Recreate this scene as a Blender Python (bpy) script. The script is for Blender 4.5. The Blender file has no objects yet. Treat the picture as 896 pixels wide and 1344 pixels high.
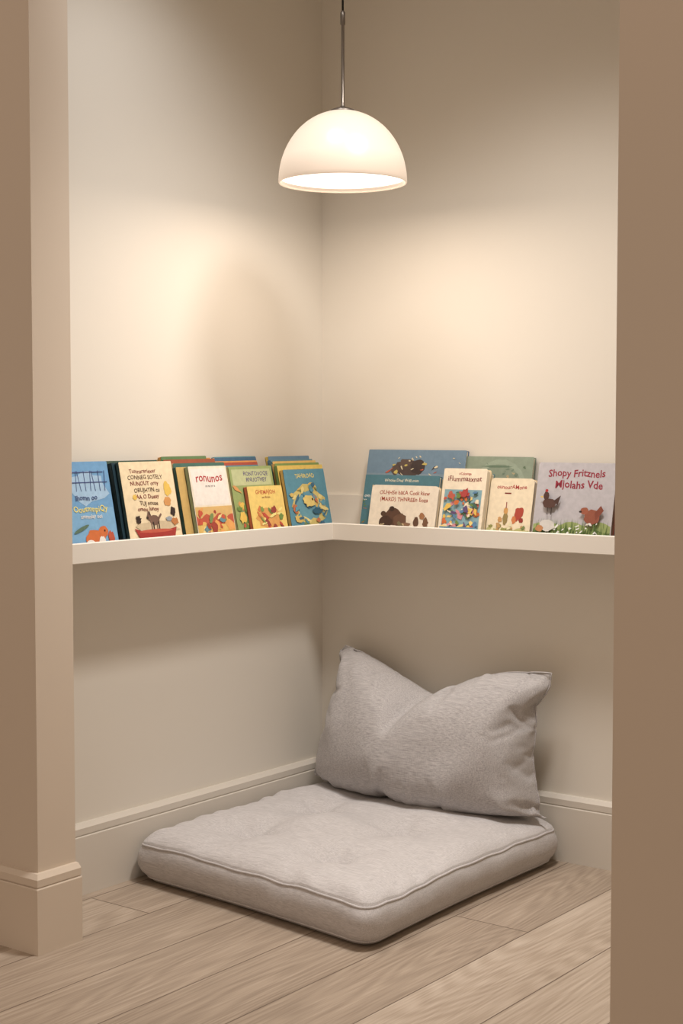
import bpy, bmesh, math, random
from mathutils import Vector, Matrix, noise
random.seed(7)
S=bpy.context.scene
S.view_settings.view_transform='Standard'
S.view_settings.look='None'

def lin(c):
    return tuple(((v/255)/12.92 if v/255<=.04045 else ((v/255+.055)/1.055)**2.4) for v in c)+(1,)
def link(o,parent=None):
    bpy.context.collection.objects.link(o)
    if parent: o.parent=parent
    return o
def newmat(name,col,rough=.6,spec=.3):
    m=bpy.data.materials.new(name); m.use_nodes=True
    b=m.node_tree.nodes["Principled BSDF"]
    b.inputs["Base Color"].default_value=lin(col); b.inputs["Roughness"].default_value=rough
    b.inputs["Specular IOR Level"].default_value=spec
    return m
def N(m,t,**k):
    n=m.node_tree.nodes.new(t)
    for a,v in k.items(): setattr(n,a,v)
    return n
def L(m,a,b): m.node_tree.links.new(a,b)
def bsdf(m): return m.node_tree.nodes["Principled BSDF"]

# ---------- materials
def paint(name,col,bump=.04):
    m=newmat(name,col,.55,.25); b=bsdf(m)
    tc=N(m,"ShaderNodeTexCoord"); n1=N(m,"ShaderNodeTexNoise"); n1.inputs["Scale"].default_value=180
    n1.inputs["Detail"].default_value=3
    L(m,tc.outputs["Object"],n1.inputs["Vector"])
    bp=N(m,"ShaderNodeBump"); bp.inputs["Strength"].default_value=bump; bp.inputs["Distance"].default_value=.002
    L(m,n1.outputs["Fac"],bp.inputs["Height"]); L(m,bp.outputs[0],b.inputs["Normal"])
    n2=N(m,"ShaderNodeTexNoise"); n2.inputs["Scale"].default_value=1.3
    L(m,tc.outputs["Object"],n2.inputs["Vector"])
    mx=N(m,"ShaderNodeMix",data_type='RGBA'); c=lin(col)
    mx.inputs["A"].default_value=tuple(v*.97 for v in c[:3])+(1,); mx.inputs["B"].default_value=c
    L(m,n2.outputs["Fac"],mx.inputs["Factor"]); L(m,mx.outputs["Result"],b.inputs["Base Color"])
    return m
M_wall=paint("wall_paint",(221,215,204))
M_outer=paint("outer_wall_paint",(207,193,176))
M_trim=paint("trim_paint",(210,203,192),.01)
M_ledge=paint("ledge_paint",(226,220,210),.01)
M_ceil=paint("ceiling_paint",(225,220,210))

def floor_mat():
    m=newmat("oak_planks",(200,175,150),.42,.35); b=bsdf(m)
    tc=N(m,"ShaderNodeTexCoord"); sp=N(m,"ShaderNodeSeparateXYZ"); L(m,tc.outputs["Object"],sp.inputs[0])
    def mt(op,a,b_=None,c=None):
        n=N(m,"ShaderNodeMath",operation=op)
        for i,v in enumerate((a,b_,c)):
            if v is None: continue
            if isinstance(v,(int,float)): n.inputs[i].default_value=v
            else: L(m,v,n.inputs[i])
        return n.outputs[0]
    X=sp.outputs[0]; Y=sp.outputs[1]; W=.2057; LEN=2.2
    xs=mt('DIVIDE',mt('SUBTRACT',X,.055),W); idn=mt('FLOOR',xs); fx=mt('SUBTRACT',xs,idn)
    off=mt('SUBTRACT',mt('MULTIPLY',mt('FRACT',mt('MULTIPLY',idn,.45)),LEN),1.16)
    ys=mt('DIVIDE',mt('ADD',Y,off),LEN); idy=mt('FLOOR',ys); fy=mt('SUBTRACT',ys,idy)
    dx=mt('MULTIPLY',mt('MINIMUM',fx,mt('SUBTRACT',1,fx)),W)
    dy=mt('MULTIPLY',mt('MINIMUM',fy,mt('SUBTRACT',1,fy)),LEN)
    d=mt('MINIMUM',dx,dy)
    seam=N(m,"ShaderNodeMapRange"); seam.inputs["From Min"].default_value=.0006; seam.inputs["From Max"].default_value=.0022
    L(m,d,seam.inputs["Value"])
    cid=N(m,"ShaderNodeCombineXYZ"); L(m,idn,cid.inputs[0]); L(m,idy,cid.inputs[1])
    wn=N(m,"ShaderNodeTexWhiteNoise",noise_dimensions='3D'); L(m,cid.outputs[0],wn.inputs["Vector"])
    vx=mt('ADD',mt('MULTIPLY',X,1.0),mt('MULTIPLY',wn.outputs["Value"],7.0))
    gv=N(m,"ShaderNodeCombineXYZ"); L(m,vx,gv.inputs[0]); L(m,mt('MULTIPLY',Y,.10),gv.inputs[1]); L(m,mt('MULTIPLY',idn,3.7),gv.inputs[2])
    n1=N(m,"ShaderNodeTexNoise"); n1.inputs["Scale"].default_value=7; n1.inputs["Detail"].default_value=1.5; n1.inputs["Roughness"].default_value=.4
    L(m,gv.outputs[0],n1.inputs["Vector"])
    rings=mt('ADD',mt('MULTIPLY',mt('SINE',mt('MULTIPLY',n1.outputs["Fac"],130)),.5),.5)
    n2=N(m,"ShaderNodeTexNoise"); n2.inputs["Scale"].default_value=190; n2.inputs["Detail"].default_value=5
    gv2=N(m,"ShaderNodeCombineXYZ"); L(m,vx,gv2.inputs[0]); L(m,mt('MULTIPLY',Y,.035),gv2.inputs[1])
    L(m,gv2.outputs[0],n2.inputs["Vector"])
    n3=N(m,"ShaderNodeTexNoise"); n3.inputs["Scale"].default_value=5; L(m,gv.outputs[0],n3.inputs["Vector"])
    g=mt('ADD',mt('MULTIPLY',rings,.15),mt('ADD',mt('MULTIPLY',n2.outputs["Fac"],.72),mt('MULTIPLY',n3.outputs["Fac"],.50)))
    g=mt('ADD',g,mt('MULTIPLY',mt('SUBTRACT',wn.outputs["Value"],.65),.30))
    cr=N(m,"ShaderNodeValToRGB"); L(m,g,cr.inputs[0])
    e=cr.color_ramp.elements; e[0].position=.25; e[0].color=lin((134,119,104)); e[1].position=.95; e[1].color=lin((195,181,165))
    e2=cr.color_ramp.elements.new(.62); e2.color=lin((168,152,135))
    mx=N(m,"ShaderNodeMix",data_type='RGBA'); mx.inputs["A"].default_value=lin((90,74,62))
    L(m,seam.outputs[0],mx.inputs["Factor"]); L(m,cr.outputs[0],mx.inputs["B"]); L(m,mx.outputs["Result"],b.inputs["Base Color"])
    bp=N(m,"ShaderNodeBump"); bp.inputs["Strength"].default_value=.2; bp.inputs["Distance"].default_value=.002
    L(m,mt('ADD',seam.outputs[0],mt('MULTIPLY',n2.outputs["Fac"],.25)),bp.inputs["Height"]); L(m,bp.outputs[0],b.inputs["Normal"])
    return m
M_floor=floor_mat()

def linen(name,c1,c2,ax=0):
    m=newmat(name,c1,.95,.1); b=bsdf(m)
    b.inputs["Sheen Weight"].default_value=.1
    tc=N(m,"ShaderNodeTexCoord")
    outs=[]
    for sc in ((28,620,620),(640,50,640) if ax else (640,640,60)):
        mp=N(m,"ShaderNodeMapping"); mp.inputs["Scale"].default_value=sc; L(m,tc.outputs["Object"],mp.inputs[0])
        n=N(m,"ShaderNodeTexNoise"); n.inputs["Scale"].default_value=.8; n.inputs["Detail"].default_value=2
        L(m,mp.outputs[0],n.inputs["Vector"]); outs.append(n.outputs["Fac"])
    sc_=N(m,"ShaderNodeMath",operation='MULTIPLY'); sc_.inputs[1].default_value=.6; L(m,outs[1],sc_.inputs[0])
    s2_=N(m,"ShaderNodeMath",operation='MULTIPLY'); s2_.inputs[1].default_value=1.4; L(m,outs[0],s2_.inputs[0])
    ad=N(m,"ShaderNodeMath",operation='ADD'); L(m,s2_.outputs[0],ad.inputs[0]); L(m,sc_.outputs[0],ad.inputs[1])
    mr=N(m,"ShaderNodeMapRange"); mr.inputs["From Min"].default_value=.6; mr.inputs["From Max"].default_value=1.4
    L(m,ad.outputs[0],mr.inputs["Value"])
    mx=N(m,"ShaderNodeMix",data_type='RGBA'); mx.inputs["A"].default_value=lin(c2); mx.inputs["B"].default_value=lin(c1)
    L(m,mr.outputs[0],mx.inputs["Factor"]); L(m,mx.outputs["Result"],b.inputs["Base Color"])
    bp=N(m,"ShaderNodeBump"); bp.inputs["Strength"].default_value=.25; bp.inputs["Distance"].default_value=.0009
    L(m,ad.outputs[0],bp.inputs["Height"]); L(m,bp.outputs[0],b.inputs["Normal"])
    return m
M_mat=linen("cushion_linen",(205,201,200),(170,166,165),1)
M_pil=linen("pillow_linen",(194,190,189),(148,145,145))

# ---------- geometry helpers
def mesh_obj(name,verts,faces,mat=None,parent=None,smooth=False):
    me=bpy.data.meshes.new(name); me.from_pydata([tuple(v) for v in verts],[],faces); me.update()
    bm=bmesh.new(); bm.from_mesh(me); bmesh.ops.recalc_face_normals(bm,faces=bm.faces); bm.to_mesh(me); bm.free()
    if mat: me.materials.append(mat)
    if smooth:
        for p in me.polygons: p.use_smooth=True
    return link(bpy.data.objects.new(name,me),parent)
def box(name,x0,x1,y0,y1,z0,z1,mat,bev=0,parent=None):
    v=[(x,y,z) for x in (x0,x1) for y in (y0,y1) for z in (z0,z1)]
    f=[(0,1,3,2),(4,6,7,5),(0,4,5,1),(2,3,7,6),(0,2,6,4),(1,5,7,3)]
    o=mesh_obj(name,v,f,mat,parent)
    if bev:
        b=o.modifiers.new("b","BEVEL"); b.width=bev; b.segments=3
    return o
def sweep(name,prof,path,mit,mat,parent=None):
    V=[];F=[];n=len(prof)
    for P,m in zip(path,mit):
        for o,z in prof: V.append((P[0]+m[0]*o,P[1]+m[1]*o,z))
    for i in range(len(path)-1):
        for j in range(n):
            k=(j+1)%n
            F.append((i*n+j,i*n+k,(i+1)*n+k,(i+1)*n+j))
    F.append(tuple(range(n))); F.append(tuple((len(path)-1)*n+j for j in range(n)))
    return mesh_obj(name,V,F,mat,parent)

# ---------- room shell
XP,YP,TH=.2536,-1.394,.116
XR,YR=1.735,-1.46
HC=2.85
box("floor",-3.2,5.2,-5.2,.15,-.1,0,M_floor)
box("wall_left",-.12,0,YP+.001,.0,0,HC,M_wall)
box("wall_back",-.12,XR+.12,0,.12,0,HC,M_wall)
box("wall_right",XR,XR+.12,YR+.12,0,0,HC,M_wall)
box("wall_front_left",-3.2,XP,YP,YP+TH,0,HC,M_outer)
box("wall_front_right",XR,5.2,YR,YR+.12,0,HC,M_outer)
box("ceiling",-.12,XR+.12,YR,.12,HC,HC+.1,M_ceil)
prof=[(0,0),(.022,0),(.022,.151),(.0205,.1535),(.0165,.1535),(.0165,.1565),(.019,.1565),(.019,.173),(.010,.184),(0,.184)]
sweep("baseboard_left",prof,[(0,0),(0,YP+TH)],[(1,-1),(1,0)],M_trim)
sweep("baseboard_back",prof,[(0,0),(XR,0)],[(1,-1),(-1,-1)],M_trim)
sweep("baseboard_right",prof,[(XR,0),(XR,YR+.12)],[(-1,-1),(-1,0)],M_trim)
sweep("baseboard_front_left",prof,[(-3.2,YP),(XP,YP),(XP,YP+TH)],[(0,-1),(1,-1),(1,0)],M_outer)
sweep("baseboard_front_right",prof,[(5.2,YR),(XR,YR)],[(0,-1),(0,-1)],M_outer)

# ---------- picture ledge (L shaped)
led=link(bpy.data.objects.new("wall_ledge_shelf",None))
SL=.171; Z0=.874; ZF=.888; ZL=.924
lp=[(.0005,Z0),(SL-.002,Z0),(SL,Z0+.002),(SL,ZL-.002),(SL-.002,ZL),(SL-.011,ZL),(SL-.013,ZL-.002),(SL-.013,ZF),(.013,ZF),(.013,1.0),(.0005,1.0)]
sweep("ledge_board",lp,[(0,YP+TH+.001),(0,0),(XR-.001,0)],[(1,0),(1,-1),(0,-1)],M_ledge,led)

# ---------- books
_mats={}
def cm(c):
    c=tuple(c)
    if c not in _mats:
        m=newmat("print_%d_%d_%d"%c,c,.45,.35)
        b=bsdf(m); tc=N(m,"ShaderNodeTexCoord"); n=N(m,"ShaderNodeTexNoise"); n.inputs["Scale"].default_value=70; n.inputs["Detail"].default_value=4
        L(m,tc.outputs["Object"],n.inputs["Vector"]); mx=N(m,"ShaderNodeMix",data_type='RGBA')
        l=lin(c); g=sum(l[:3])/3; l=tuple(v*.9+g*.1 for v in l[:3])
        mx.inputs["A"].default_value=tuple(v*.78 for v in l[:3])+(1,); mx.inputs["B"].default_value=tuple(min(1,v*1.08) for v in l[:3])+(1,)
        L(m,n.outputs["Fac"],mx.inputs["Factor"]); L(m,mx.outputs["Result"],b.inputs["Base Color"])
        _mats[c]=m
    return _mats[c]
PAGE=(226,212,186)
class Book:
    def __init__(s,wall,u0,w,h,db,t,cover,spine=None,th=12,rad=.003,roll=0,name="book",parent=None,pages=PAGE):
        s.w,s.h,s.t=w,h,t; s.layer=0; s.V=[];s.F=[];s.FM=[];s.mats=[]
        th=math.radians(th)
        if wall=='L':
            A=Vector((0,1,0)); B=Vector((-math.sin(th),0,math.cos(th))); Nn=Vector((math.cos(th),0,math.sin(th))); O=Vector((db,u0,ZF+.0005+t*math.sin(th)))
        else:
            A=Vector((1,0,0)); B=Vector((0,math.sin(th),math.cos(th))); Nn=Vector((0,-math.cos(th),math.sin(th))); O=Vector((u0,-db,ZF+.0005+t*math.sin(th)))
        if roll:
            r=math.radians(roll); A,B=A*math.cos(r)+B*math.sin(r),B*math.cos(r)-A*math.sin(r)
            if r<0: O=O+Vector((0,0,w*math.sin(-r)))
        s.A,s.B,s.N,s.O=A,B,Nn,O; s.name=name; s.parent=parent
        bt=.0016
        s.rr(0,w,0,h,-bt,0,rad,cover)
        s.rr(0,w,0,h,-t,-t+bt,rad,spine or cover)
        s.rr(.002,w-.003,.003,h-.003,-t+bt,-bt,rad*.7,pages)
        s.rr(0,.0022,0.0005,h-.0005,-t,-.0001,.0005,spine or cover)
    def P(s,a,b,n): return s.O+s.A*a+s.B*b+s.N*n
    def mi(s,c):
        m=cm(c)
        if m not in s.mats: s.mats.append(m)
        return s.mats.index(m)
    def rr(s,a0,a1,b0,b1,n0,n1,r,c):
        r=min(r,(a1-a0)*.49,(b1-b0)*.49); pts=[]
        for cx,cy,st in ((a1-r,b1-r,0),(a0+r,b1-r,90),(a0+r,b0+r,180),(a1-r,b0+r,270)):
            for k in range(6):
                an=math.radians(st+18*k); pts.append((cx+r*math.cos(an),cy+r*math.sin(an)))
        i0=len(s.V); n=len(pts); mi=s.mi(c)
        for nn in (n1,n0):
            for p in pts: s.V.append(s.P(p[0],p[1],nn))
        s.F.append(tuple(i0+i for i in range(n))); s.F.append(tuple(i0+2*n-1-i for i in range(n))); s.FM+=[mi,mi]
        for i in range(n):
            j=(i+1)%n; s.F.append((i0+i,i0+n+i,i0+n+j,i0+j)); s.FM.append(mi)
    def poly(s,pts,c):
        s.layer+=1; nn=.0002+.00008*s.layer; i0=len(s.V); g=.002
        for a,b in pts: s.V.append(s.P(min(max(a*s.w,g),s.w-g),min(max(b*s.h,g),s.h-g),nn))
        s.F.append(tuple(i0+i for i in range(len(pts)))); s.FM.append(s.mi(c))
    def ell(s,cx,cy,rx,ry,c,rot=0,wob=0,n=18):
        r=math.radians(rot); asp=s.w/s.h; pts=[]
        for i in range(n):
            a=2*math.pi*i/n; k=1+wob*random.uniform(-1,1)
            x=rx*math.cos(a)*k; y=ry*math.sin(a)*k
            X=x*math.cos(r)-y*math.sin(r)/asp*1; Y=x*math.sin(r)*asp+y*math.cos(r)
            pts.append((cx+X,cy+Y))
        s.poly(pts,c)
    def rect(s,x0,y0,x1,y1,c): s.poly([(x0,y0),(x1,y0),(x1,y1),(x0,y1)],c)
    def ground(s,y,c,amp=.02,n=14,y0=0):
        pts=[(0,y0),(1,y0)]+[(1-i/n,y+amp*math.sin(i*1.3+y*20)+random.uniform(-amp,amp)*.4) for i in range(n+1)]
        s.poly(pts,c)
    def scatter(s,n,x0,x1,y0,y1,r0,r1,pal):
        for k in range(n):
            e=random.choice((.35,.5,.8))
            s.ell(random.uniform(x0,x1),random.uniform(y0,y1),random.uniform(r0,r1),random.uniform(r0,r1)*e,random.choice(pal),rot=random.uniform(-60,60),wob=.3,n=13)
    def text(s,t,cx,cy,size,c,wmax=.86,bold=.0):
        cu=bpy.data.curves.new("t",'FONT'); cu.body=t; cu.size=1; cu.align_x='CENTER'; cu.offset=.012+bold; cu.resolution_u=2
        ob=bpy.data.objects.new("t",cu); bpy.context.collection.objects.link(ob)
        dg=bpy.context.evaluated_depsgraph_get(); me=bpy.data.meshes.new_from_object(ob.evaluated_get(dg))
        xs=[v.co.x for v in me.vertices]; wd=max(xs)-min(xs)
        sz=size*s.h; sx=min(sz,wmax*s.w/wd)
        s.layer+=1; nn=.0002+.00008*s.layer; i0=len(s.V); mi=s.mi(c)
        ph=random.uniform(0,6)
        for v in me.vertices: s.V.append(s.P(cx*s.w+v.co.x*sx,cy*s.h+v.co.y*sz+math.sin(v.co.x*2.5+ph)*sz*.06,nn))
        for p in me.polygons: s.F.append(tuple(i0+i for i in p.vertices)); s.FM.append(mi)
        bpy.data.objects.remove(ob); bpy.data.curves.remove(cu); bpy.data.meshes.remove(me)
    def animal(s,cx,cy,sc,c,dark,flip=1):
        f=flip
        s.ell(cx,cy,.16*sc,.09*sc*s.w/s.h*1.3,c,wob=.06)
        s.ell(cx-f*.15*sc,cy+.07*sc,.07*sc,.07*sc*s.w/s.h*1.2,c,wob=.05)
        s.ell(cx-f*.21*sc,cy+.055*sc,.035*sc,.025*sc,dark)
        s.ell(cx-f*.13*sc,cy+.14*sc,.02*sc,.04*sc,dark,rot=10)
        s.ell(cx-f*.17*sc,cy+.14*sc,.02*sc,.035*sc,c,rot=-10)
        for k in (-.11,-.05,.06,.12): s.rect(cx+k*sc-.016*sc,cy-.19*sc,cx+k*sc+.016*sc,cy-.03*sc,dark if k in(-.05,.12) else c)
        s.poly([(cx+f*.14*sc,cy),(cx+f*.25*sc,cy+.1*sc),(cx+f*.22*sc,cy+.13*sc),(cx+f*.12*sc,cy+.05*sc)],c)
    def done(s):
        me=bpy.data.meshes.new(s.name); me.from_pydata([tuple(v) for v in s.V],[],s.F)
        for m in s.mats: me.materials.append(m)
        for p,i in zip(me.polygons,s.FM): p.material_index=i
        me.update()
        link(bpy.data.objects.new(s.name,me),s.parent)
PL=link(bpy.data.objects.new("picture_books",None)); PR=link(bpy.data.objects.new("picture_books",None))
RED=(176,42,44); DRED=(130,44,38); YEL=(230,190,76); ORG=(210,108,44); CRM=(236,224,200); BLU=(104,160,206); TEAL=(56,108,122)
DK=(54,40,36); GRN=(108,138,66); DTEAL=(36,62,74); MUS=(196,156,74); WHT=(232,228,220); BRN=(116,70,44)
# L1 blue
for i,(c,u,h) in enumerate(((DTEAL,-1.235,.226),((150,60,50),-1.23,.22),(TEAL,-1.24,.23))):
    Book('L',u,.2,h,.137-i*.017,.015,c,name="book_behind_blue_%d"%i,parent=PL).done()
b=Book('L',-1.222,.2,.233,.153,.014,BLU,DTEAL,name="book_blue",parent=PL)
b.rect(0,0,1,.5,(118,172,212)); b.ell(.6,.72,.33,.18,(156,192,222),wob=.2)
for k in range(9):
    x=.25+.08*k; b.poly([(x,.68),(x+.010,.68),(x+.03*(k%3-1)+.010,.9),(x+.03*(k%3-1),.9)],(60,76,130))
b.rect(.25,.77,.95,.78,(60,76,130)); b.rect(.3,.88,.9,.89,(60,76,130)); b.text("Ihomn oo",.56,.585,.08,(60,80,130))
b.text("OoutmnpiQy",.6,.46,.09,(238,222,120)); b.text("ammnlay ooi",.6,.39,.06,WHT)
b.ell(.62,.16,.17,.11,ORG,wob=.12); b.ell(.76,.24,.08,.06,ORG,wob=.1); b.ell(.72,.14,.05,.05,WHT,wob=.2); b.ell(.52,.11,.08,.05,WHT); b.ell(.4,.28,.14,.02,(90,120,100),rot=20); b.ell(.88,.16,.05,.08,(190,80,50),wob=.2); b.ell(.78,.25,.012,.012,DK); b.done()
# L2 cream stack
for i,(c,u,h) in enumerate(((DTEAL,-.992,.228),((60,84,70),-.998,.232),((190,150,80),-.985,.224),(TEAL,-1.0,.228))):
    Book('L',u,.19,h,.139-i*.017,.015,c,name="book_behind_cream_%d"%i,parent=PL).done()
b=Book('L',-.982,.192,.23,.154,.012,(236,216,176),(60,90,96),name="book_cream",parent=PL)
for k,(t,y) in enumerate((("Tumnareriexer",.87),("CONNEG SOTELY",.80),("NUNOUT orny",.73),("ORUJHTIN cu",.655),("TAA O Dueay",.58),("TUJ nouse",.505),("omou lunoy",.44))):
    b.text(t,.42+.03*(k%2),y,.068,DRED if k%2==0 else (90,60,44),.68)
b.ell(.84,.68,.07,.08,YEL,wob=.2); b.ell(.8,.54,.07,.05,(214,150,80),wob=.2); b.ell(.2,.6,.04,.03,YEL); b.ell(.88,.42,.05,.05,DK,wob=.2)
b.ell(.55,.24,.4,.08,(206,186,150),wob=.2)
b.animal(.5,.33,.60,(120,90,76),DK); b.poly([(.1,.25),(.3,.20),(.55,.19),(.9,.24),(.8,.03),(.25,.03)],(166,46,38)); b.ell(.5,.21,.32,.02,(196,84,60)); b.ell(.2,.34,.05,.05,DK,wob=.3); b.ell(.78,.34,.06,.03,(150,160,170),wob=.3); b.ell(.88,.3,.07,.04,(190,120,60),wob=.3); b.done()
# L3 stack
cs=[(206,170,96),(66,106,96),(230,208,156),(156,78,48),(94,126,80),(214,156,74)]
for i,c in enumerate(cs):
    bb=Book('L',-.758+.006*(i%3),.18+.025*(i%2),[.212,.222,.218,.232,.240,.234][i],.138-i*.0135,.012,c,cs[(i+1)%6],name="book_stack_a_%d"%i,parent=PL)
    bb.text("noo  mbo cun",.55,.92,.05,RED); bb.rect(.6,.78,.97,.86,YEL); bb.scatter(5,.75,.97,.5,.95,.03,.07,[RED,GRN,ORG,TEAL]); bb.done()
b=Book('L',-.728,.152,.213,.154,.014,(236,224,200),(150,166,130),name="book_red_title",parent=PL)
b.rect(.04,.5,.96,.97,(234,226,216)); b.text("ronunos",.5,.80,.15,RED,.82,.004); b.text("ra nd ov a",.5,.73,.045,DK,.5)
b.rect(0,0,1,.48,(216,176,104)); b.ground(.36,(190,84,56),.03); b.ground(.27,(220,180,90),.03); b.ground(.12,(120,136,84),.02); b.scatter(22,.1,.9,.14,.44,.03,.10,[(226,160,80),(200,80,50),(236,214,140),(120,140,80),(100,140,150),(160,60,44)]); b.ell(.25,.12,.1,.04,(150,40,30),wob=.2); b.done()
# L4/L5 stacks
cs=[(232,216,166),(78,130,150),(172,74,56),(220,146,70),(64,104,134),(98,150,160)]
for i,c in enumerate(cs):
    bb=Book('L',-.578+.012*i,.18,[.204,.212,.220,.224,.234,.236][i],.122-i*.0115,.0105,c,cs[(i+2)%6],name="book_stack_b_%d"%i,parent=PL)
    bb.text("mon ounul",.5,.92,.05,DRED); bb.done()
b=Book('L',-.548,.185,.209,.138,.013,(150,166,100),(214,198,136),name="book_green",parent=PL)
b.rect(.05,.74,.95,.96,(184,190,140)); b.text("RONTOVOQE",.6,.87,.08,(80,64,120),.7); b.text("RNUOTHEY",.6,.79,.08,(80,64,120),.7); b.scatter(30,.08,.95,.06,.7,.04,.11,[YEL,(190,90,60),GRN,(120,150,160),(214,150,80),(90,110,130)]); b.done()
b=Book('L',-.502,.152,.152,.154,.013,(234,202,106),(196,100,66),name="book_yellow",parent=PL)
b.text("GHEMAJOH",.5,.85,.11,(196,90,46)); b.text("on the bo",.5,.77,.06,DRED,.5); b.ell(.5,.4,.34,.2,(216,156,76),wob=.15); b.scatter(20,.2,.85,.16,.62,.04,.11,[(190,70,50),GRN,(236,220,130),(210,120,60),(130,150,70),(150,60,50)]); b.done()
# L6/L7
cs=[(226,194,86),(122,150,80),(220,180,96),(98,140,150),(92,132,160)]
for i,c in enumerate(cs):
    bb=Book('L',-.335+.008*i,.212-.005*i,[.208,.214,.220,.224,.234][i],.137-i*.0135,.012,c,cs[(i+1)%5],name="book_stack_c_%d"%i,parent=PL)
    bb.text("oouno wo",.5,.92,.05,DRED); bb.scatter(9,.8,.97,.2,.9,.03,.08,[TEAL,RED,GRN,ORG,YEL]); bb.done()
b=Book('L',-.332,.19,.196,.154,.013,(84,142,162),(206,170,84),name="book_teal_fish",parent=PL)
b.text("TAHIROAD",.5,.87,.09,(226,206,110)); b.ell(.5,.45,.42,.3,(206,186,106),wob=.12); b.ell(.5,.45,.33,.22,(98,152,168),wob=.15); b.scatter(40,.1,.9,.08,.78,.03,.11,[(214,180,90),(84,140,156),(60,104,130),(226,206,130),(120,140,90),(190,110,70),(90,150,170)]); b.ell(.5,.52,.14,.09,(222,196,110),wob=.2); b.ell(.66,.36,.12,.05,(50,96,120),wob=.2); b.ell(.58,.54,.02,.02,DK); b.done()
# ---- right wall
b=Book('R',.197,.345,.253,.076,.013,(108,136,158),(80,104,130),name="book_blue_landscape",parent=PR)
b.rect(0,0,1,.72,(124,146,162)); b.ell(.42,.78,.13,.1,(80,66,62),wob=.12); b.ell(.53,.8,.07,.09,(66,54,52),wob=.1); b.ell(.3,.76,.04,.06,(90,74,66),wob=.1); b.ell(.4,.84,.06,.05,(96,78,70),wob=.2)
b.scatter(14,.2,.75,.7,.84,.012,.03,[(190,90,60),(220,206,170),(200,180,90),(70,60,56),(150,120,90)])
b.scatter(10,.05,.95,.82,.95,.006,.012,[(220,206,170)]); b.done()
Book('R',.235,.25,.168,.093,.014,(206,190,150),(80,60,50),name="book_hidden_a",parent=PR).done()
b=Book('R',.222,.262,.178,.112,.014,(74,122,136),(50,88,100),name="book_teal",parent=PR)
b.text("Woohe Dnel Wdll mun",.5,.89,.07,(216,212,190),.6); b.text("ovn",.06,.62,.08,WHT); b.scatter(8,.01,.05,.1,.7,.01,.03,[(190,110,70),WHT,GRN]); b.ell(.98,.5,.02,.2,(150,186,186),wob=.2); b.done()
Book('R',.29,.2,.14,.134,.016,(220,200,160),(120,80,60),name="book_hidden_b",parent=PR).done()
b=Book('R',.281,.232,.15,.154,.014,(234,222,202),(214,190,150),rad=.012,name="board_book_bears",parent=PR)
b.text("OLHHSe bIKA Cotk kixw",.5,.82,.11,(168,74,50),.8); b.text("(MARD) THNREEn Eoza",.5,.69,.11,(168,74,50),.8)
b.ell(.37,.38,.13,.17,(92,64,50),wob=.08); b.ell(.27,.28,.1,.12,(74,52,42),wob=.1); b.ell(.48,.32,.1,.13,(108,78,60),wob=.1); b.ell(.22,.44,.04,.05,(84,60,46)); b.ell(.34,.54,.04,.05,(64,46,38)); b.ell(.58,.24,.06,.05,(140,104,78),wob=.2); b.ell(.72,.3,.04,.1,(100,70,52),wob=.1); b.ell(.8,.42,.04,.06,(160,110,70),wob=.2); b.ell(.86,.3,.04,.1,(120,84,58),wob=.2); b.scatter(14,.15,.9,.14,.26,.02,.05,[(190,170,130),(150,130,90),(120,110,80)]); b.done()
b=Book('R',.527,.232,.236,.068,.013,(136,150,130),(106,120,102),name="book_sage",parent=PR)
b.ell(.55,.55,.4,.42,(146,160,140)); b.ell(.55,.55,.34,.36,(132,146,126)); b.ell(.5,.88,.2,.015,(100,122,100),wob=.2); b.scatter(10,.35,.9,.72,.93,.01,.03,[(96,116,90),(176,160,120),(110,130,110)]); b.done()
Book('R',.53,.13,.19,.12,.018,(216,190,140),(90,120,120),name="book_hidden_c",parent=PR).done()
b=Book('R',.524,.142,.201,.154,.022,(238,224,198),(222,200,160),rad=.006,name="board_book_collage",parent=PR)
b.text("oCdcenge",.5,.91,.05,RED,.6); b.text("iFlummaaxnat",.5,.82,.1,DRED,.86)
b.rect(.07,.04,.93,.7,(130,170,180))
pal=[(180,64,60),YEL,ORG,(84,130,170),GRN,(214,140,150),(236,220,186),(76,112,94),(190,90,70),(240,210,120),(96,76,120)]
b.scatter(90,.12,.88,.1,.66,.02,.09,pal)
b.rect(.07,.04,.93,.17,(96,140,164)); b.done()
Book('R',.68,.12,.165,.112,.016,(200,180,140),(120,80,60),name="book_hidden_d",parent=PR).done()
b=Book('R',.67,.138,.176,.135,.02,(234,218,186),(210,186,146),rad=.012,name="board_book_red_title",parent=PR)
b.text("ounourAMone",.5,.83,.09,RED,.88); b.rect(.35,.75,.5,.77,DRED)
b.ell(.72,.44,.1,.12,(176,66,48),rot=-20,wob=.2); b.ell(.62,.34,.05,.06,(210,124,66),wob=.2); b.ell(.78,.34,.05,.04,(150,50,40),wob=.2); b.ell(.42,.36,.06,.1,(150,130,76),wob=.15); b.ell(.42,.48,.05,.05,(210,156,84),wob=.1); b.ell(.3,.34,.05,.04,(200,150,90),wob=.2); b.rect(.41,.52,.43,.62,(150,70,60)); b.ground(.2,(186,184,120),.02); b.scatter(22,.1,.9,.08,.28,.03,.07,[(150,150,84),(120,136,80),(230,222,180),(190,150,90)]); b.done()
Book('R',.83,.234,.214,.118,.018,TEAL,(96,80,60),name="book_behind_hen",parent=PR).done()
Book('R',.84,.222,.21,.098,.016,(150,110,70),(96,80,60),name="book_behind_hen_b",parent=PR).done()
b=Book('R',.82,.234,.222,.142,.02,(184,180,184),(126,70,54),rad=.006,name="book_hen",parent=PR,pages=(110,80,64))
b.text("Shopy Fritznels",.5,.83,.125,(150,40,60),.84,.006); b.text("Mjolahs Vde",.54,.69,.13,(150,40,60),.72,.006)
b.ground(.26,(156,170,104),.03); b.ground(.18,(100,122,66),.03)
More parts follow.
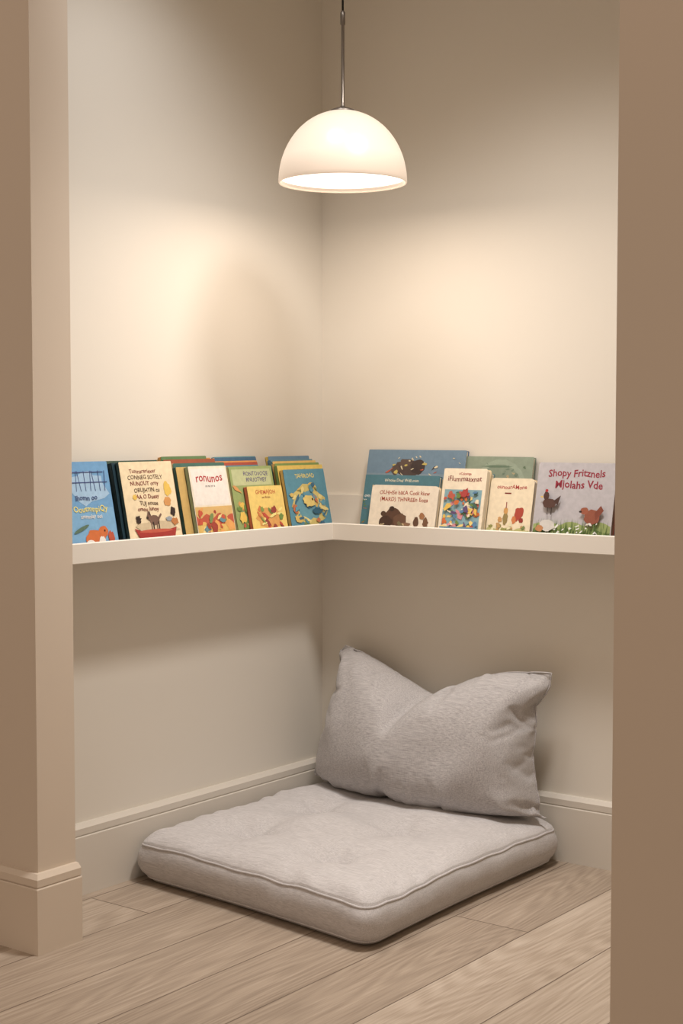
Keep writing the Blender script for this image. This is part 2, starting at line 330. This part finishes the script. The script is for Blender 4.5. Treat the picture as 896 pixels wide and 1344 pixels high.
for k in range(110):
    x=random.uniform(.04,.96); b.poly([(x-.007,.1),(x+.009,.1),(x+random.uniform(-.03,.03),random.uniform(.18,.33))],random.choice([(110,136,70),(160,176,104),(86,110,56)]))
b.ell(.21,.49,.085,.06,(88,60,52),wob=.12); b.ell(.16,.58,.035,.055,(78,50,44),wob=.1); b.ell(.16,.645,.02,.018,RED); b.poly([(.12,.58),(.08,.57),(.12,.55)],YEL); b.poly([(.26,.52),(.35,.59),(.32,.47)],(74,50,44)); b.rect(.19,.35,.2,.44,DK); b.rect(.24,.35,.25,.44,DK)
b.ell(.77,.34,.1,.09,(146,80,58),wob=.1); b.ell(.67,.41,.05,.045,(156,86,60),wob=.08); b.poly([(.82,.3),(.91,.42),(.87,.48),(.8,.39)],(130,66,48)); b.ell(.62,.4,.018,.013,DK)
b.scatter(26,.25,.92,.1,.26,.012,.03,[(226,226,220),(220,214,196),(230,230,226)])
b.ell(.22,.22,.1,.07,(206,202,196),wob=.12); b.ell(.12,.18,.05,.04,(190,130,80),wob=.1); b.done()

# ---------- pendant lamp
lamp=link(bpy.data.objects.new("pendant_lamp",None))
LX,LY,LZ=.455,-.5,1.845; R=.1685; HH=.186
def revolve(name,prof,mat,parent,x=LX,y=LY,n=96,smooth=True,close=False):
    V=[];F=[];m=len(prof)
    for i in range(n):
        a=2*math.pi*i/n
        for r,z in prof: V.append((x+r*math.cos(a),y+r*math.sin(a),z))
    for i in range(n):
        j=(i+1)%n
        for k in range(m-1): F.append((i*m+k,j*m+k,j*m+k+1,i*m+k+1))
        if close: F.append((i*m+m-1,j*m+m-1,j*m,i*m))
    o=mesh_obj(name,V,F,mat,parent,smooth); 
    bm=bmesh.new(); bm.from_mesh(o.data); bmesh.ops.remove_doubles(bm,verts=bm.verts,dist=1e-6); bmesh.ops.recalc_face_normals(bm,faces=bm.faces); bm.to_mesh(o.data); bm.free()
    return o
def emis_glass():
    m=newmat("opal_glass",(245,232,212),.25,.5); b=bsdf(m)
    b.inputs["Base Color"].default_value=lin((150,138,126))
    tc=N(m,"ShaderNodeTexCoord"); sp=N(m,"ShaderNodeSeparateXYZ"); L(m,tc.outputs["Generated"],sp.inputs[0])
    cr=N(m,"ShaderNodeValToRGB"); L(m,sp.outputs[2],cr.inputs[0])
    e=cr.color_ramp.elements; e[0].position=0; e[0].color=(.50,.38,.28,1); e[1].position=1; e[1].color=(.68,.55,.43,1)  # shade's lit glow painted as emission, dimmer at the rim and top
    k=e.new(.35); k.color=(.78,.63,.49,1)
    L(m,cr.outputs[0],b.inputs["Emission Color"]); b.inputs["Emission Strength"].default_value=.95
    return m
M_glass=emis_glass()
outer=[]; 
for i in range(33):
    a=math.pi/2*i/32
    outer.append((R*math.cos(a)**.97 if i<32 else 0.0,LZ+HH*math.sin(a)))
inner=[((R-.005)*math.cos(math.pi/2*i/24) if i<24 else 0.0,LZ+(HH-.006)*math.sin(math.pi/2*i/24)) for i in range(24,-1,-1)]
revolve("shade",outer[::-1]+[(R-.001,LZ-.002),(R-.004,LZ-.002)]+inner[::-1],M_glass,lamp)
M_dif=newmat("lamp_diffuser",(255,250,240)); bsdf(M_dif).inputs["Emission Color"].default_value=(1,.93,.84,1); bsdf(M_dif).inputs["Emission Strength"].default_value=1.3
revolve("diffuser",[(0,LZ+.006),(.10,LZ+.006),(.150,LZ+.007),(.1630,LZ+.010),(.1630,LZ+.016),(0,LZ+.016)],M_dif,lamp)
M_metal=newmat("brushed_nickel",(120,112,104),.35,.5); bsdf(M_metal).inputs["Metallic"].default_value=.8
M_cord=newmat("black_cord",(30,26,24),.7)
zt=LZ+HH
revolve("cap",[(0,zt-.006),(.034,zt-.006),(.032,zt+.001),(.022,zt+.005),(.008,zt+.009),(.0045,zt+.014),(.0042,zt+.22),(.0065,zt+.222),(.0065,zt+.252),(.003,zt+.258),(0,zt+.258)],M_metal,lamp,n=32)
revolve("cord",[(0,zt+.25),(.0028,zt+.25),(.0028,HC-.03),(0,HC-.03)],M_cord,lamp,n=16)
revolve("canopy",[(0,HC-.035),(.03,HC-.034),(.05,HC-.022),(.055,HC-.001),(0,HC-.001)],M_metal,lamp,n=48)

# ---------- floor cushion
fc=link(bpy.data.objects.new("floor_cushion",None))
CO=[Vector((.035,-.868)),Vector((.872,-.955)),Vector((.866,-.036)),Vector((.032,-.036))]
def outline(rad=.055,nseg=44,ncor=14):
    pts=[]
    for i in range(4):
        p0,p1,p2=CO[i-1],CO[i],CO[(i+1)%4]
        d0=(p0-p1).normalized(); d2=(p2-p1).normalized()
        s_=p1+d0*rad; e_=p1+d2*rad
        for k in range(ncor):
            t=k/ncor; pts.append((1-t)**2*s_+2*t*(1-t)*p1+t*t*e_)
        nx=p2-d2*rad
        for k in range(nseg):
            t=k/nseg; q=e_.lerp(nx,t); nrm=Vector((d2.y,-d2.x))
            pts.append(q-nrm*(.008*math.sin(math.pi*t)))
    return pts
OUT=outline(); cen=sum(OUT,Vector((0,0)))/len(OUT); NO=len(OUT)
def ez(x,y): return .009*noise.noise(Vector((x*5,y*5,3)))+.005*noise.noise(Vector((x*13,y*13,7)))
def topz(x,y,s):
    d=1-s
    z=.102+.016*(1-math.exp(-d/.03))+.036*(1-math.exp(-d/.20))
    for a,b_ in [(.27,-.66),(.60,-.72),(.28,-.38),(.60,-.42)]:
        dx,dy=x-a,y-b_; r2=dx*dx+dy*dy
        z-=.016*math.exp(-r2/.0010)+.026*math.exp(-r2/.010)
        an=math.atan2(dy,dx); z+=.006*math.cos(an*5+a*9)*math.exp(-r2/.012)*min(1,r2/.002)
    for (a,b_),(c_,d_) in [((.27,-.66),(.60,-.72)),((.28,-.38),(.60,-.42)),((.27,-.66),(.28,-.38)),((.60,-.72),(.60,-.42))]:
        ex,ey=c_-a,d_-b_; t=max(0,min(1,((x-a)*ex+(y-b_)*ey)/(ex*ex+ey*ey)))
        r2=(x-a-t*ex)**2+(y-b_-t*ey)**2; z-=.008*math.exp(-r2/.0030)
    k=min(1,d/.10)
    z+=(.012*noise.noise(Vector((x*4.5,y*4.5,1)))+.007*noise.noise(Vector((x*9,y*7,4))))*k
    t=math.atan2(y-cen.y,x-cen.x)
    z+=.005*math.sin(t*38+5*noise.noise(Vector((x*3,y*3,0))))*math.exp(-((d-.07)/.05)**2)*(.5+noise.noise(Vector((x*5,y*5,12))))
    return z
rings=[(.55,.001),(.915,.001),(.940,.005),(.964,.015),(.990,.030),(1.006,.048),(1.010,.065),(1.006,.082),(.996,.095),(.985,.102)]
tops=[1-.016-.984*(k/56)**1.6 for k in range(1,56)]
V=[];F=[]
for ri,(s_,z) in enumerate(rings):
    for i,p in enumerate(OUT):
        q=cen+(p-cen)*s_
        w=1
        if .02<z<.098:
            w=1+.007*noise.noise(Vector((q.x*7,q.y*7,z*20)))+.008*noise.noise(Vector((q.x*18,q.y*18,z*22)))
        q=cen+(p-cen)*s_*w
        V.append((q.x,q.y,z+(ez(q.x,q.y)*min(1,z/.1) if z>.02 else 0)))
for s_ in tops:
    for p in OUT:
        q=cen+(p-cen)*s_; V.append((q.x,q.y,topz(q.x,q.y,s_)+ez(q.x,q.y)*max(0,1-(1-s_)/.3)))
nr=len(rings)+len(tops)
for r in range(nr-1):
    for i in range(NO):
        j=(i+1)%NO; F.append((r*NO+i,r*NO+j,(r+1)*NO+j,(r+1)*NO+i))
V.append((cen.x,cen.y,topz(cen.x,cen.y,0))); F+= [((nr-1)*NO+i,(nr-1)*NO+(i+1)%NO,len(V)-1) for i in range(NO)]
V.append((cen.x,cen.y,.001)); F+= [((i+1)%NO,i,len(V)-1) for i in range(NO)]
cush=mesh_obj("cushion_body",V,F,M_mat,fc,True)
def tube(name,pts,r,mat,parent,cyc=True):
    cu=bpy.data.curves.new(name,'CURVE'); cu.dimensions='3D'; cu.bevel_depth=r; cu.bevel_resolution=2
    sp=cu.splines.new('POLY'); sp.points.add(len(pts)-1)
    for i,p in enumerate(pts): sp.points[i].co=(*p,1)
    sp.use_cyclic_u=cyc; cu.materials.append(mat)
    ob=bpy.data.objects.new(name,cu); bpy.context.collection.objects.link(ob)
    me=bpy.data.meshes.new_from_object(ob.evaluated_get(bpy.context.evaluated_depsgraph_get()))
    bpy.data.objects.remove(ob)
    for p in me.polygons: p.use_smooth=True
    return link(bpy.data.objects.new(name,me),parent)
tube("piping_top",[(V[9*NO+i][0],V[9*NO+i][1],V[9*NO+i][2]+.001) for i in range(NO)],.0032,M_mat,fc)
tube("piping_bottom",[(V[3*NO+i][0],V[3*NO+i][1],.0155) for i in range(NO)],.0024,M_mat,fc)

# ---------- pillow : two sewn linen panels inflated with the cloth solver
pw=link(bpy.data.objects.new("throw_pillow",None))
NX,NZ=84,56; PW,PH=.90,.56
def idx(side,i,j):
    if i in (0,NX) or j in (0,NZ) or side==0: return j*(NX+1)+i
    return (NX+1)*(NZ+1)+(j-1)*(NX-1)+(i-1)
V=[];F=[]
for j in range(NZ+1):
    for i in range(NX+1):
        x=-PW/2+PW*i/NX; z=-PH/2+PH*j/NZ; e=0 if (i in(0,NX) or j in(0,NZ)) else 1
        V.append((x,-.006*e+.004*e*noise.noise(Vector((x*9,z*9,1))),z))
for j in range(1,NZ):
    for i in range(1,NX):
        x=-PW/2+PW*i/NX; z=-PH/2+PH*j/NZ
        V.append((x,.006+.004*noise.noise(Vector((x*9,z*9,6))),z))
for j in range(NZ):
    for i in range(NX):
        F.append(tuple(idx(0,*q) for q in ((i,j),(i+1,j),(i+1,j+1),(i,j+1))))
        F.append(tuple(idx(1,*q) for q in ((i,j),(i,j+1),(i+1,j+1),(i+1,j))))
po=mesh_obj("pillow_body",V,F,M_pil,pw,True)
cl=po.modifiers.new("cloth",'CLOTH'); st=cl.settings
st.quality=6; st.mass=.25; st.tension_stiffness=25; st.compression_stiffness=25; st.shear_stiffness=8; st.bending_stiffness=.10
st.tension_damping=8; st.compression_damping=8; st.shear_damping=8
st.use_pressure=True; st.uniform_pressure_force=4.5; st.air_damping=3
st.effector_weights.gravity=0
cl.point_cache.frame_start=1; cl.point_cache.frame_end=45
S.frame_start=1; S.frame_end=45
for f in range(1,46): S.frame_set(f)
ev=po.evaluated_get(bpy.context.evaluated_depsgraph_get()); co_=[v.co.copy() for v in ev.data.vertices]
po.modifiers.remove(cl); S.frame_set(1)
xm=max(abs(c.x) for c in co_); zm=max(abs(c.z) for c in co_); ym=max(abs(c.y) for c in co_)
BL=Vector((.040,-.095,.135)); BR=Vector((.874,-.125,.130)); TL=Vector((.112,-.05,.580)); TR=Vector((.856,-.080,.538))
U0=-.07
eb=sorted((co_[idx(0,i,0)].x/xm,-co_[idx(0,i,0)].z/zm) for i in range(NX+1))
et=sorted((co_[idx(0,i,NZ)].x/xm,co_[idx(0,i,NZ)].z/zm) for i in range(NX+1))
el=sorted((co_[idx(0,0,j)].z/zm,-co_[idx(0,0,j)].x/xm) for j in range(NZ+1))
er=sorted((co_[idx(0,NX,j)].z/zm,co_[idx(0,NX,j)].x/xm) for j in range(NZ+1))
def itp(tb,x):
    if x<=tb[0][0]: return tb[0][1]
    for a_,b_ in zip(tb,tb[1:]):
        if x<=b_[0]: return a_[1]+(b_[1]-a_[1])*(x-a_[0])/max(1e-6,b_[0]-a_[0])
    return tb[-1][1]
def place(c):
    u=c.x/xm; v=c.z/zm; T=-c.y/ym
    kb=.92 if v<0 else .75
    e_=itp(eb if v<0 else et,u); ks=.0; f_=itp(el if u<0 else er,v)
    v2=v*(1+kb*(1/max(.5,e_)-1)); u2=u*(1+ks*(1/max(.5,f_)-1))
    u,v=max(-1.02,min(1.02,u2)),max(-1.02,min(1.02,v2))
    if u>0: u*=1-.05*(1-v*v)*u
    a=(u+1)/2; cc=(v+1)/2
    M=BL*(1-a)*(1-cc)+BR*a*(1-cc)+TL*(1-a)*cc+TR*a*cc
    wd=.66 if u<U0 else .42
    dip=.126*math.exp(-abs((u-U0)/wd)**1.3)
    M.z-=dip*max(0,cc)**2.4
    cw=.035+.11*max(0,v); cl_=U0-.05*(1-v)
    cr=math.exp(-((u-cl_)/cw)**2)*max(0,min(1,(v+.05)/.9))
    T*=1-.64*cr
    dc=math.hypot(1-abs(u),1-abs(v)); T*=min(1,dc/.32)**.6
    T*=(.200 if T>0 else .045)
    T*=1-.22*v
    if T>0:
        T+=.006*math.sin(u*9-v*7+1.2)*math.exp(-((u-.55)/.35)**2)*math.exp(-((v+.45)/.4)**2)*min(1,T/.06)
        T+=.006*math.sin(u*16+v*5)*math.exp(-((u+.75)/.25)**2)*math.exp(-((v-.3)/.6)**2)*min(1,T/.06)
    P=M+Vector((.02,-1,.12)).normalized()*T
    P.z-=.055*max(0,-v)**1.0*max(0,T/.18)
    zf=.138
    if P.z<zf+.02: P.z=zf+.02*math.exp(-(zf+.02-P.z)/.02)
    P.y=min(P.y,-.003)
    return P
newco=[place(c) for c in co_]
for v,c in zip(po.data.vertices,newco): v.co=c
po.data.update()
sb=po.modifiers.new("s",'SUBSURF'); sb.levels=1; sb.render_levels=1
edge=[newco[idx(0,i,0)] for i in range(NX)]+[newco[idx(0,NX,j)] for j in range(NZ)]+[newco[idx(0,NX-i,NZ)] for i in range(NX)]+[newco[idx(0,0,NZ-j)] for j in range(NZ)]
tube("seam",edge,.0022,M_pil,pw)

# ---------- lights
def area(name,loc,rot,size,power,col,shape='DISK',sy=None):
    l=bpy.data.lights.new(name,'AREA'); l.shape=shape; l.size=size; l.energy=power; l.color=col
    if sy: l.size_y=sy
    o=bpy.data.objects.new(name,l); o.location=loc; o.rotation_euler=rot; return link(o)
pl=area("pendant_bulb",(LX,LY,LZ+.004),(0,0,0),.30,3.8,(1,.81,.65)); pl.parent=lamp
def spot(name,loc,target,power,col,ang,blend,rad):
    l=bpy.data.lights.new(name,'SPOT'); l.energy=power; l.color=col; l.spot_size=math.radians(ang); l.spot_blend=blend; l.shadow_soft_size=rad
    o=bpy.data.objects.new(name,l); o.location=loc; o.rotation_euler=(Vector(target)-Vector(loc)).to_track_quat('-Z','Y').to_euler(); return link(o)
spot("ceiling_downlight",(1.25,-.82,HC-.03),(.48,-.55,0.15),205,(1,.95,.905),93,1,.20)
spot("ceiling_downlight",(.62,-1.02,HC-.03),(.06,-.85,1.0),50,(.97,.98,1),96,1,.14)
w=bpy.data.worlds.new("World"); S.world=w; w.use_nodes=True
w.node_tree.nodes["Background"].inputs[0].default_value=(.58,.455,.36,1); w.node_tree.nodes["Background"].inputs[1].default_value=1

# ---------- camera
cam=bpy.data.cameras.new("camera"); cam.sensor_fit='VERTICAL'; cam.sensor_height=24; cam.lens=1999.48*24/1344
co=bpy.data.objects.new("camera",cam); co.location=(2.87859,-3.72591,1.2); co.rotation_euler=(math.pi/2-.05444,0,.64512)
link(co); S.camera=co
